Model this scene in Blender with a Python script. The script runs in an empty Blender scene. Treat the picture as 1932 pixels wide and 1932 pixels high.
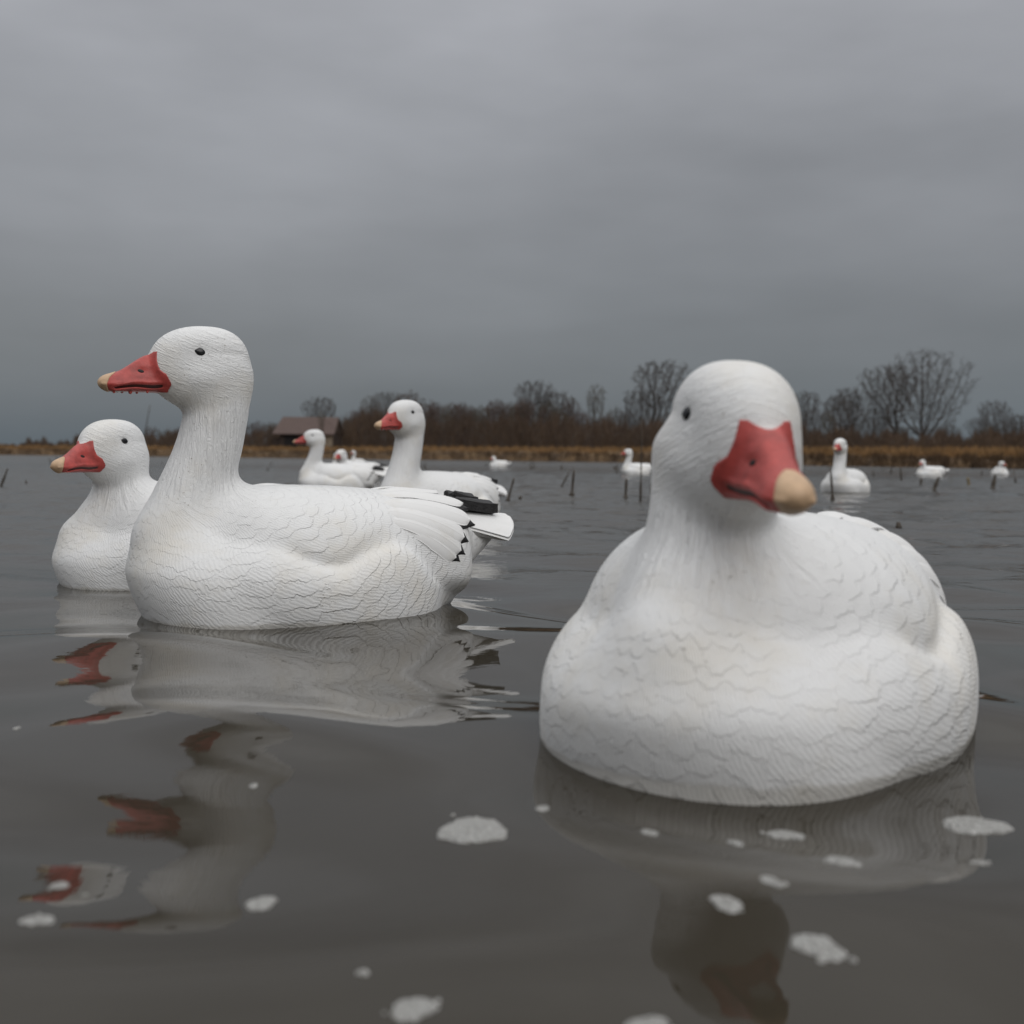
import bpy, math, random
import numpy as np
from mathutils import Vector, Matrix
random.seed(7)
rng = np.random.default_rng(11)
S = bpy.context.scene
COL = S.collection
R = math.radians

# ------------------------------------------------------------------ camera
FPX, PW = 2100.0, 1932.0            # focal length and picture width in photograph pixels
PITCH, ROLL, EYE = -math.atan(100 / FPX), math.atan(22 / PW), 0.23
cd = bpy.data.cameras.new('camera')
cam = bpy.data.objects.new('camera', cd)
COL.objects.link(cam)
cd.sensor_width = 36.0
cd.lens = 36.0 * FPX / PW
cd.clip_start, cd.clip_end = 0.02, 6000
_fw = Vector((0, math.cos(PITCH), math.sin(PITCH)))
_rt0 = Vector((1, 0, 0)); _up0 = _rt0.cross(_fw)
_rt = math.cos(ROLL) * _rt0 + math.sin(ROLL) * _up0
_up = -math.sin(ROLL) * _rt0 + math.cos(ROLL) * _up0
cam.matrix_world = Matrix(((_rt.x, _up.x, -_fw.x, 0), (_rt.y, _up.y, -_fw.y, 0), (_rt.z, _up.z, -_fw.z, EYE), (0, 0, 0, 1)))
cd.dof.use_dof = True
cd.dof.focus_distance = 1.62
cd.dof.aperture_fstop = 6.5
S.camera = cam

# ------------------------------------------------------------------ world: overcast sky
W = bpy.data.worlds.new('World'); S.world = W; W.use_nodes = True
nt = W.node_tree; nt.nodes.clear()
def N(t, **k):
    n = nt.nodes.new(t)
    for a, b in k.items(): setattr(n, a, b)
    return n
out = N('ShaderNodeOutputWorld'); add = N('ShaderNodeAddShader')
sky = N('ShaderNodeTexSky', sky_type='NISHITA', sun_disc=False)
sky.sun_elevation = R(40); sky.sun_rotation = R(152)
sky.air_density = 1.5; sky.dust_density = 3.0
b1 = N('ShaderNodeBackground'); b1.inputs[1].default_value = 0.05
b2 = N('ShaderNodeBackground'); b2.inputs[1].default_value = 1.0
hs = N('ShaderNodeHueSaturation'); hs.inputs['Saturation'].default_value = 0.25; hs.inputs['Value'].default_value = 0.4
nt.links.new(sky.outputs[0], hs.inputs['Color']); nt.links.new(hs.outputs[0], b1.inputs[0])
tc = N('ShaderNodeTexCoord'); sep = N('ShaderNodeSeparateXYZ')
nt.links.new(tc.outputs['Generated'], sep.inputs[0])
ramp = N('ShaderNodeValToRGB')
cr = ramp.color_ramp
SKY = [(0.0, (.090, .112, .130)), (.05, (.092, .110, .128)), (.12, (.108, .120, .137)), (.21, (.158, .166, .184)),
       (.38, (.295, .302, .326)), (.62, (.68, .69, .71)), (1.0, (1.3, 1.3, 1.3))]
while len(cr.elements) < len(SKY): cr.elements.new(0.5)
for e, (p, c) in zip(cr.elements, SKY): e.position = p; e.color = (*c, 1)
# long soft cloud bands bend the elevation that is looked up, and lighten or darken it
mp = N('ShaderNodeMapping'); mp.inputs['Scale'].default_value = (1.1, 1.1, 3.4); mp.inputs['Rotation'].default_value = (0, R(4), 0)
nz = N('ShaderNodeTexNoise'); nz.inputs['Scale'].default_value = 1.6; nz.inputs['Detail'].default_value = 4.0; nz.inputs['Roughness'].default_value = 0.45
nt.links.new(tc.outputs['Generated'], mp.inputs[0]); nt.links.new(mp.outputs[0], nz.inputs[0])
def M(op, a, b=None, c=None):
    n = N('ShaderNodeMath', operation=op)
    for i, v in enumerate((a, b, c)):
        if v is None: continue
        if isinstance(v, (int, float)): n.inputs[i].default_value = v
        else: nt.links.new(v, n.inputs[i])
    return n.outputs[0]
warp = M('MULTIPLY_ADD', nz.outputs[0], 0.16, -0.08)
left = M('MULTIPLY', sep.outputs['X'], -0.035)
el = M('ADD', M('ADD', sep.outputs['Z'], warp), left)
nt.links.new(el, ramp.inputs[0])
nz2 = N('ShaderNodeTexNoise'); nz2.inputs['Scale'].default_value = 3.2; nz2.inputs['Detail'].default_value = 5.0
nt.links.new(mp.outputs[0], nz2.inputs[0])
gain = M('MULTIPLY_ADD', nz2.outputs[0], 0.62, 0.69)
vm = N('ShaderNodeVectorMath', operation='SCALE')
nt.links.new(ramp.outputs[0], vm.inputs[0]); nt.links.new(gain, vm.inputs['Scale'])
nt.links.new(vm.outputs[0], b2.inputs[0])
nt.links.new(b1.outputs[0], add.inputs[0]); nt.links.new(b2.outputs[0], add.inputs[1]); nt.links.new(add.outputs[0], out.inputs[0])

# ------------------------------------------------------------------ sun through the cloud
ld = bpy.data.lights.new('sun', 'SUN'); ld.energy = 0.6; ld.angle = R(50); ld.color = (1.0, .97, .93)
sun = bpy.data.objects.new('sun', ld); COL.objects.link(sun)
_az, _el = R(152), R(40)           # azimuth clockwise from +Y (the camera looks along +Y)
_d = Vector((math.sin(_az) * math.cos(_el), math.cos(_az) * math.cos(_el), math.sin(_el)))
sun.rotation_euler = _d.to_track_quat('Z', 'Y').to_euler()

S.view_settings.view_transform = 'Standard'; S.view_settings.look = 'None'
S.view_settings.exposure = 0.0; S.view_settings.gamma = 1.0
S.render.engine = 'CYCLES'
S.cycles.use_denoising = True
S.cycles.max_bounces = 6

# ------------------------------------------------------------------ helpers
fwv, rtv, upv = (np.array(v) for v in (_fw, _rt, _up))
def ray(px, py): return fwv + rtv * (px - 966) / FPX - upv * (py - 966) / FPX
def on_water(px, py):               # where a photograph pixel meets the water
    v = ray(px, py); t = -EYE / v[2]
    return np.array([v[0] * t, v[1] * t, 0.0])
def at_depth(px, py, d):            # a point d metres ahead
    v = ray(px, py); t = d / v[1]
    return np.array([v[0] * t, d, EYE + v[2] * t])
def horizon(px): return 855.0 + 22.0 * px / PW

def tag(o, label=None, cat=None, group=None, kind=None):
    for k, v in (('label', label), ('category', cat), ('group', group), ('kind', kind)):
        if v: o[k] = v
    return o
def empty(name, loc, rz=0.0):
    o = bpy.data.objects.new(name, None); COL.objects.link(o)
    o.empty_display_size = .1
    o.location = loc; o.rotation_euler = (0, 0, rz); return o
def mesh_obj(name, V, F, mat, parent=None, smooth=True):
    me = bpy.data.meshes.new(name)
    V = np.asarray(V, dtype=np.float32)
    if isinstance(F, np.ndarray):
        k = F.shape[1]
        me.vertices.add(len(V)); me.vertices.foreach_set('co', V.ravel())
        me.loops.add(F.size); me.loops.foreach_set('vertex_index', F.astype(np.int32).ravel())
        me.polygons.add(len(F)); me.polygons.foreach_set('loop_start', np.arange(0, F.size, k, dtype=np.int32))
        me.update(calc_edges=True)
    else:
        me.from_pydata(V.tolist(), [], F)
    me.validate()
    me.polygons.foreach_set('use_smooth', np.full(len(me.polygons), smooth))
    me.materials.append(mat)
    o = bpy.data.objects.new(name, me); COL.objects.link(o)
    if parent: o.parent = parent
    return o
def set_vec(o, name, arr):
    a = o.data.attributes.new(name, 'FLOAT_VECTOR', 'POINT')
    a.data.foreach_set('vector', np.asarray(arr, dtype=np.float32).ravel())
def copy_tree(o, parent=None):
    c = o.copy(); COL.objects.link(c); c.parent = parent
    for ch in o.children: copy_tree(ch, c)
    return c

class NT:                             # small material builder
    def __init__(s, name, base=(.5, .5, .5), rough=.6, **k):
        s.m = bpy.data.materials.new(name); s.m.use_nodes = True
        s.t = s.m.node_tree; s.b = s.t.nodes['Principled BSDF']
        s.b.inputs['Base Color'].default_value = (*base, 1); s.b.inputs['Roughness'].default_value = rough
        for a, v in k.items(): s.b.inputs[a.replace('_', ' ')].default_value = v
    def n(s, t, **k):
        x = s.t.nodes.new(t)
        for a, v in k.items(): setattr(x, a, v)
        return x
    def put(s, i, v):
        if v is None: return
        if isinstance(v, (int, float)): i.default_value = v
        elif isinstance(v, tuple): i.default_value = v
        else: s.t.links.new(v, i)
    def math(s, op, a, b=None, c=None, clamp=False):
        x = s.n('ShaderNodeMath', operation=op); x.use_clamp = clamp
        for i, v in enumerate((a, b, c)): s.put(x.inputs[i], v)
        return x.outputs[0]
    def noise(s, vec, scale, detail=3, rough=.5, dist=0):
        x = s.n('ShaderNodeTexNoise'); s.put(x.inputs['Vector'], vec)
        x.inputs['Scale'].default_value = scale; x.inputs['Detail'].default_value = detail
        x.inputs['Roughness'].default_value = rough; x.inputs['Distortion'].default_value = dist
        return x.outputs[0]
    def scale(s, vec, sc):
        x = s.n('ShaderNodeMapping'); s.put(x.inputs[0], vec); x.inputs['Scale'].default_value = sc
        return x.outputs[0]
    def ramp(s, f, stops):
        x = s.n('ShaderNodeValToRGB'); s.put(x.inputs[0], f)
        while len(x.color_ramp.elements) < len(stops): x.color_ramp.elements.new(.5)
        for e, (p, c) in zip(x.color_ramp.elements, stops):
            e.position = p; e.color = (*c, 1) if isinstance(c, tuple) else (c, c, c, 1)
        return x.outputs[0]
    def mix(s, f, a, b):
        x = s.n('ShaderNodeMix', data_type='RGBA')
        s.put(x.inputs[0], f)
        for i, v in ((6, a), (7, b)): s.put(x.inputs[i], (*v, 1) if isinstance(v, tuple) and len(v) == 3 else v)
        return x.outputs[2]
    def bump(s, h, dist, strength=1.0, prev=None):
        x = s.n('ShaderNodeBump'); x.inputs['Distance'].default_value = dist; x.inputs['Strength'].default_value = strength
        s.put(x.inputs['Height'], h)
        if prev is not None: s.put(x.inputs['Normal'], prev)
        return x.outputs[0]
    def obj(s): return s.n('ShaderNodeTexCoord').outputs['Object']
    def attr(s, name):
        x = s.n('ShaderNodeAttribute'); x.attribute_name = name; return x.outputs['Vector']
    def sepv(s, v):
        x = s.n('ShaderNodeSeparateXYZ'); s.put(x.inputs[0], v); return x.outputs
    def comb(s, a, b, c=0.0):
        x = s.n('ShaderNodeCombineXYZ')
        for i, v in enumerate((a, b, c)): s.put(x.inputs[i], v)
        return x.outputs[0]
    def color(s, v): s.put(s.b.inputs['Base Color'], v)
    def normal(s, v): s.put(s.b.inputs['Normal'], v)

# ------------------------------------------------------------------ materials
def plumage():                        # moulded and painted white plumage; 'flow' = (along, across, region)
    k = NT('white_plumage', (.78, .78, .775), .55)
    k.b.inputs['Specular IOR Level'].default_value = .35
    u, v, reg = k.sepv(k.attr('flow'))
    w, hd, _ = k.sepv(k.attr('zone'))     # x: 1 on neck and head; y: 1 on head
    ob = k.obj()
    jit = k.noise(ob, 34, 4, .6)
    front = k.math('DIVIDE', k.math('SUBTRACT', k.sepv(ob)[0], .10), .12, clamp=True)
    jit2 = k.noise(ob, 140, 2)
    # body: rows of rounded feathers
    row = k.math('MULTIPLY_ADD', jit, k.math('MULTIPLY_ADD', front, 1.5, 1.2), k.math('DIVIDE', u, .0135))
    vv = k.math('MULTIPLY_ADD', jit2, .45, k.math('DIVIDE', v, .021))
    row_i = k.math('FLOOR', row); fr = k.math('FRACT', row)
    stag = k.math('MULTIPLY', k.math('MODULO', k.math('ADD', row_i, 40), 2), .5)
    vs = k.math('ADD', vv, stag)
    sx = k.math('SUBTRACT', k.math('FRACT', k.math('ADD', vs, 40)), .5)
    rnd = k.n('ShaderNodeTexWhiteNoise', noise_dimensions='2D'); k.put(rnd.inputs['Vector'], k.comb(row_i, k.math('FLOOR', vs), 0.0))
    rv = rnd.outputs['Value']
    thr = k.math('SUBTRACT', k.math('MULTIPLY_ADD', rv, -.14, 1.0), k.math('MULTIPLY', k.math('MULTIPLY', sx, sx), 1.9))
    t_ = k.math('DIVIDE', k.math('SUBTRACT', thr, fr), .13, clamp=True)
    drop = k.math('MULTIPLY', k.math('MULTIPLY', t_, t_), k.math('SUBTRACT', 3.0, k.math('MULTIPLY', t_, 2.0)))
    scal = k.math('MULTIPLY', k.math('MULTIPLY_ADD', fr, .75, .25), drop)
    fan = k.math('MULTIPLY', k.math('MULTIPLY', sx, fr), .006)
    bph = k.math('ADD', k.math('ADD', v, fan), k.math('MULTIPLY_ADD', jit2, .0026, k.math('MULTIPLY', rv, .004)))
    barb = k.math('SINE', k.math('MULTIPLY', bph, 2 * math.pi / .0031))
    amp = k.math('MULTIPLY', k.noise(ob, 26, 2), .17)
    soft = k.math('MULTIPLY', k.ramp(k.noise(ob, 19, 2), [(.34, .25), (.62, .9)]), k.math('MULTIPLY_ADD', front, -.35, 1.0))
    hb = k.math('ADD', k.math('MULTIPLY', barb, amp), k.math('MULTIPLY', scal, soft))
    # neck: long twisting furrows ; head: short fine hair-like strokes
    un_, vn_, _ = k.sepv(k.attr('neck_flow')); uh_, vh_, _ = k.sepv(k.attr('head_flow'))
    nf = k.noise(k.comb(k.math('MULTIPLY', un_, 15), k.math('MULTIPLY', vn_, 185), k.math('MULTIPLY', jit, 2.2)), 1.0, 3, .55, .5)
    hf = k.noise(k.comb(k.math('MULTIPLY', uh_, 30), k.math('MULTIPLY', vh_, 270), k.math('MULTIPLY', jit, 3.0)), 1.0, 3, .6, .6)
    nh = k.math('MULTIPLY', k.math('ABSOLUTE', k.math('SUBTRACT', nf, .5)), 4.6)
    hh = k.math('MULTIPLY', k.math('ABSOLUTE', k.math('SUBTRACT', hf, .5)), 2.6)
    fur = k.math('ADD', k.math('MULTIPLY', nh, k.math('SUBTRACT', 1.0, hd)), k.math('MULTIPLY', hh, hd))
    h = k.math('ADD', k.math('MULTIPLY', hb, k.math('SUBTRACT', 1.0, w)), k.math('MULTIPLY', fur, w))
    h = k.math('MULTIPLY_ADD', k.noise(ob, 700, 2), .12, h)
    k.normal(k.bump(h, .0018, .8))
    # paint: slight warm grime in the hollows of the mould, specks of dirt
    dirt = k.ramp(k.noise(ob, 8, 5, .65), [(.48, 0.0), (.74, .75)])
    c = k.mix(dirt, (.765, .765, .76), (.69, .65, .575))
    speck = k.ramp(k.noise(ob, 260, 2, .5), [(.67, 0.0), (.72, .8)])
    sp2 = k.math('MULTIPLY', speck, k.ramp(k.noise(ob, 14, 2), [(.5, 0.0), (.62, 1.0)]))
    c = k.mix(sp2, c, (.33, .30, .26))
    oz = k.sepv(ob)[2]
    wet = k.math('DIVIDE', k.math('SUBTRACT', k.math('MULTIPLY_ADD', jit, .010, -.001), oz), .004, clamp=True)
    c = k.mix(k.math('MULTIPLY', wet, .45), c, (.36, .33, .27))
    k.color(c)
    k.put(k.b.inputs['Roughness'], k.math('MULTIPLY_ADD', wet, -.35, .5))
    return k.m
def feather_mat():
    k = NT('white_feather', (.78, .775, .76), .55)
    k.b.inputs['Specular IOR Level'].default_value = .35
    u, v, s = k.sepv(k.attr('flow'))      # u 0..1 along, v -1..1 across
    av = k.math('ABSOLUTE', v)
    ph = k.math('SUBTRACT', k.math('MULTIPLY', u, 42), k.math('MULTIPLY', av, 7))
    ph = k.math('MULTIPLY_ADD', k.noise(k.obj(), 120, 2), 2.5, ph)
    barb = k.math('MULTIPLY', k.math('SINE', k.math('MULTIPLY', ph, 5.2)), .12)
    shaft = k.math('MULTIPLY', k.math('SUBTRACT', 1.0, k.math('MULTIPLY', av, 9), clamp=True), .5)
    h = k.math('ADD', barb, shaft)
    k.normal(k.bump(h, .0008, .8))
    c = k.mix(k.ramp(k.noise(k.obj(), 14, 4, .6), [(.5, 0.0), (.75, .9)]), (.765, .76, .75), (.63, .60, .54))
    k.color(c)
    return k.m
def simple(name, base, rough, nscale=None, namp=.15, bump=None, spec=.5):
    k = NT(name, base, rough); k.b.inputs['Specular IOR Level'].default_value = spec
    if nscale:
        dark = tuple(x * (1 - namp * 1.6) for x in base); lite = tuple(min(1, x * (1 + namp)) for x in base)
        k.color(k.mix(k.ramp(k.noise(k.obj(), nscale, 4, .6), [(.3, 0.0), (.7, 1.0)]), dark, lite))
    if bump: k.normal(k.bump(k.noise(k.obj(), bump[0], 4, .6), bump[1], .8))
    return k.m
WHITE = plumage(); FEATH = feather_mat()
RED = simple('coral_red_bill_paint', (.45, .070, .060), .42, 60, .2, (150, .0009), .45)
RED_DK = simple('bill_mouth_dark', (.045, .012, .010), .5)
NAILM = simple('tan_nail_paint', (.56, .38, .235), .45, 90, .14, (220, .0004), .4)
BLACK = simple('black_feather_paint', (.018, .017, .017), .5, 90, .3, (260, .002), .4)
EYEM = simple('glossy_black_eye', (.006, .006, .007), .08)
HOLE = simple('nostril_black', (.006, .004, .004), .6)

# ------------------------------------------------------------------ implicit surfaces
def smin(a, b, k):
    h = np.clip(.5 + .5 * (b - a) / k, 0, 1)
    return b * (1 - h) + a * h - k * h * (1 - h)
def smax(a, b, k): return -smin(-a, -b, k)
def sm(x, a, b):
    t = np.clip((x - a) / (b - a), 0, 1); return t * t * (3 - 2 * t)
def lerp(x, xs, ys): return np.interp(x, xs, ys)
def curve(xs, ys):                    # smooth interpolation table (Catmull-Rom sampled)
    xs = np.array(xs, float); ys = np.array(ys, float)
    m = np.gradient(ys, xs)
    fx = []; fy = []
    for i in range(len(xs) - 1):
        h = xs[i + 1] - xs[i]
        for t in np.linspace(0, 1, 12, endpoint=False):
            a, b, c, d = 2*t**3-3*t**2+1, t**3-2*t**2+t, -2*t**3+3*t**2, t**3-t**2
            fx.append(xs[i] + t * h); fy.append(a*ys[i]+b*h*m[i]+c*ys[i+1]+d*h*m[i+1])
    fx.append(xs[-1]); fy.append(ys[-1]); fx = np.array(fx); fy = np.array(fy)
    return lambda q: np.interp(q, fx, fy)

def surface_nets(fn, lo, hi, step, newton=3):
    ax = [np.arange(lo[i], hi[i] + step, step, dtype=np.float32) for i in range(3)]
    n = [len(a) for a in ax]
    Vv = np.empty(n, dtype=np.float32)
    for i0 in range(0, n[0], 32):     # in slabs, to keep memory low
        X, Y, Z = np.meshgrid(ax[0][i0:i0 + 32], ax[1], ax[2], indexing='ij')
        Vv[i0:i0 + 32] = fn(X, Y, Z)
    neg = Vv < 0
    c = neg[:-1, :-1, :-1].astype(np.int8)
    tot = np.zeros_like(c)
    for dx in (0, 1):
        for dy in (0, 1):
            for dz in (0, 1):
                tot += neg[dx:n[0]-1+dx, dy:n[1]-1+dy, dz:n[2]-1+dz]
    act = (tot > 0) & (tot < 8)
    idx = -np.ones(act.shape, dtype=np.int64)
    I = np.argwhere(act); idx[act] = np.arange(len(I))
    acc = np.zeros((len(I), 3)); cnt = np.zeros(len(I))
    corners = [(a, b, d) for a in (0, 1) for b in (0, 1) for d in (0, 1)]
    for a in corners:
        for ax_i in range(3):
            if a[ax_i] == 0:
                b = list(a); b[ax_i] = 1
                va = Vv[I[:, 0] + a[0], I[:, 1] + a[1], I[:, 2] + a[2]]
                vb = Vv[I[:, 0] + b[0], I[:, 1] + b[1], I[:, 2] + b[2]]
                cr_ = (va < 0) != (vb < 0)
                t = np.where(cr_, va / np.where(cr_, va - vb, 1), 0)
                p = np.array(a, float)[None, :].repeat(len(I), 0); p[:, ax_i] += t
                acc += p * cr_[:, None]; cnt += cr_
    P = (I + acc / cnt[:, None]) * step + np.array(lo)
    quads = []
    for ax_i in range(3):
        o1, o2 = [(1, 2), (2, 0), (0, 1)][ax_i]
        sl = [slice(0, n[q] - 1) for q in range(3)]
        s0 = [slice(1, n[q] - 1) for q in range(3)]; s0[ax_i] = slice(0, n[ax_i] - 1)
        s1 = list(s0); s1[ax_i] = slice(1, n[ax_i])
        A = neg[tuple(s0)]; B = neg[tuple(s1)]
        e = np.argwhere(A != B)
        if len(e) == 0: continue
        base = e.copy()
        for q in range(3):
            if q != ax_i: base[:, q] += 1
        def cell(d1, d2):
            g = base.copy(); g[:, o1] -= d1; g[:, o2] -= d2
            return idx[g[:, 0], g[:, 1], g[:, 2]]
        q = np.stack([cell(1, 1), cell(0, 1), cell(0, 0), cell(1, 0)], 1)
        flip = ~A[e[:, 0], e[:, 1], e[:, 2]]
        q[flip] = q[flip][:, ::-1]
        quads.append(q)
    Q = np.concatenate(quads); Q = Q[(Q >= 0).all(1)]
    for _ in range(newton):
        h = step * .25
        x, y, z = P.T
        f0 = fn(x, y, z)
        g = np.stack([fn(x + h, y, z) - fn(x - h, y, z), fn(x, y + h, z) - fn(x, y - h, z), fn(x, y, z + h) - fn(x, y, z - h)], 1) / (2 * h)
        gg = (g * g).sum(1) + 1e-9
        d = f0 / gg; st = g * d[:, None]
        ln = np.linalg.norm(st, axis=1); s_ = np.minimum(1, step * .6 / (ln + 1e-12))
        P = P - st * s_[:, None]
    return P, Q

# the goose decoy in its own frame: x forward, y to its left, z up, waterline at z = 0
ZC = .06
w_up = curve([-.26, -.22, -.17, -.10, -.03, .05, .11, .16, .21, .25], [.070, .088, .110, .134, .148, .151, .144, .125, .088, .04])
h_up = curve([-.26, -.20, -.068, .036, .12, .17, .21, .25], [.094, .106, .120, .127, .127, .122, .098, .06])
rim = curve([-.16, -.13, -.095, -.04, .012, .06, .095, .13, .17, .22, .27, .30, .33], [.095, .105, .125, .140, .124, .098, .108, .128, .135, .125, .105, .09, .08])
def end_f(x, xc, af, ar, pf, pr):
    t = np.where(x > xc, (x - xc) / af, (xc - x) / ar)
    p = np.where(x > xc, pf, pr)
    return np.clip(1 - np.clip(t, 0, 1.4) ** p, -.6, 1), t
def super2(y, z, w, h, n):
    return (np.abs(y / w) ** n + np.abs(z / h) ** n) ** (1 / n)
NECK = {
    'tall': dict(z=[.00, .06, .12, .18, .25, .30, .35, .40], x=[.18, .205, .230, .222, .200, .190, .190, .2],
                 rx=[.10, .099, .079, .0570, .0475, .0455, .046, .04], ry=[.125, .105, .068, .050, .0460, .0455, .044, .04], dz=0.0),
    'low': dict(z=[.00, .06, .105, .135, .162, .19, .24, .29], x=[.18, .205, .222, .212, .199, .192, .190, .2],
                rx=[.10, .094, .070, .0525, .0465, .0455, .046, .04], ry=[.116, .088, .053, .0450, .0435, .0440, .044, .04], dz=-.112)}
PIV = np.array([.190, 0.0])
PITCH_C = (.200, .345)
def head_coords(x, y, z, kind, yaw, nod=0.0):
    z2 = z - NECK[kind]['dz']
    c, s = math.cos(-yaw), math.sin(-yaw)
    dx, dy = x - PIV[0], y - PIV[1]
    hx, hy = PIV[0] + c * dx - s * dy, s * dx + c * dy
    if nod:
        c, s = math.cos(nod), math.sin(nod)
        ax, az = hx - PITCH_C[0], z2 - PITCH_C[1]
        hx, z2 = PITCH_C[0] + c * ax - s * az, PITCH_C[1] + s * ax + c * az
    return hx, hy, z2
def ell(x, y, z, c, r, n=2.0):
    a, b, d = (x - c[0]) / r[0], (y - c[1]) / r[1], (z - c[2]) / r[2]
    k = np.sqrt(a * a + b * b + d * d) if n == 2 else (np.abs(a) ** n + np.abs(b) ** n + np.abs(d) ** n) ** (1 / n)
    return (k - 1) * min(r) * 1.15
def head_sdf(x, y, z):                # head in the tall mould's coordinates
    f = ell(x, y, z, (.205, 0, .361), (.0605, .0445, .0535), 2.35)
    f = smin(f, ell(x, y, z, (.234, 0, .3655), (.046, .036, .041), 2.2), .012)
    f = smin(f, ell(x, y, z, (.226, 0, .334), (.047, .0405, .036)), .018)
    f = smin(f, ell(x, y, z, (.196, 0, .335), (.052, .0455, .050)), .02)
    f = smin(f, ell(x, y, z, (.248, 0, .352), (.037, .029, .036)), .016)
    # shallow eye hollows and the groove behind them
    ay = np.abs(y)
    eye = ((x - .2246) ** 2 / .013 ** 2 + (z - .374) ** 2 / .009 ** 2)
    f = f + .0022 * np.exp(-eye) * sm(ay, .02, .03)
    gr = ((z - .374) ** 2 / .005 ** 2) * 1.0
    f = f + .0012 * np.exp(-gr) * sm(ay, .02, .03) * sm(-x, -.215, -.195) * sm(x, .15, .17)
    cheek = ((x - .222) ** 2 / .022 ** 2 + (z - .337) ** 2 / .014 ** 2)
    f = f - .0022 * np.exp(-cheek) * sm(ay, .015, .03)
    return f
bz_top = curve([.255, .270, .286, .300, .315, .3326, .342, .350], [.383, .379, .369, .361, .3505, .340, .334, .329])
bz_bot = curve([.255, .262, .28, .30, .325, .340, .350], [.3195, .3185, .3185, .3185, .318, .3185, .322])
b_w = curve([.255, .268, .285, .305, .325, .338, .350], [.0245, .0235, .0205, .0180, .0158, .0135, .0085])
def bill_core(x, y, z):
    zt, zb, w = bz_top(x), bz_bot(x), b_w(x)
    zc = zb + (zt - zb) * .36
    h = np.where(z > zc, zt - zc, zc - zb) + 1e-5
    t = np.clip((z - zb) / (zt - zb), 0, 1)
    ww = w * (1 - .30 * t)
    f = (super2(y, z - zc, ww, h, 2.7) - 1) * np.minimum(ww, h) * .9
    tip = ell(x, y, z, (.330, 0, .3285), (.0215, .0150, .0125))
    f = smax(f, x - .336, .01)
    f = smin(f, tip, .006)
    f = smax(f, .245 - x, .004)
    # depression round the nostril, ridge along the mouth
    ay = np.abs(y)
    ns = ((x - .298) ** 2 / .011 ** 2 + (z - .3455) ** 2 / .0055 ** 2)
    f = f + .0018 * np.exp(-ns) * sm(ay, .006, .011)
    ns2 = ((x - .282) ** 2 / .007 ** 2 + (z - .352) ** 2 / .009 ** 2)
    f = f + .0012 * np.exp(-ns2) * sm(ay, .006, .011)
    ml = mouth_z(x)
    f = f - .0011 * np.exp(-((z - ml - .0058) / .0026) ** 2) * sm(ay, .006, .011)
    f = f + .0042 * np.exp(-((z - ml) / .0016) ** 2) * sm(ay, .004, .009) * sm(-x, -.338, -.328)
    return f
mouth_z = curve([.25, .262, .28, .307, .325, .336, .35], [.331, .3280, .3245, .3250, .3228, .3208, .320])
def head_all(x, y, z): return smin(head_sdf(x, y, z), bill_core(x, y, z), .0035)
bill_edge = curve([.312, .320, .3285, .338, .348, .360, .373, .385], [.2655, .2640, .2618, .2662, .2700, .2706, .2690, .2680])
def bill_region(x, y, z):             # < 0 where the paint is red
    xb = bill_edge(z)
    top = .3735 - .0055 * np.clip(1 - (y / .013) ** 2, 0, 1) - 18 * np.clip(np.abs(y) - .0175, 0, 1) ** 2
    side = np.abs(y) - np.interp(z, [.32, .335, .348, .36, .3735], [.06, .036, .0245, .0210, .0180])
    return np.maximum(np.maximum(np.maximum(xb - x, .3172 - z), z - top), side)
def nail_region(x, y, z):
    xb = .3305 + 70 * y * y + np.clip(.3265 - z, 0, 1) * .9
    return xb - x
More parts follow.
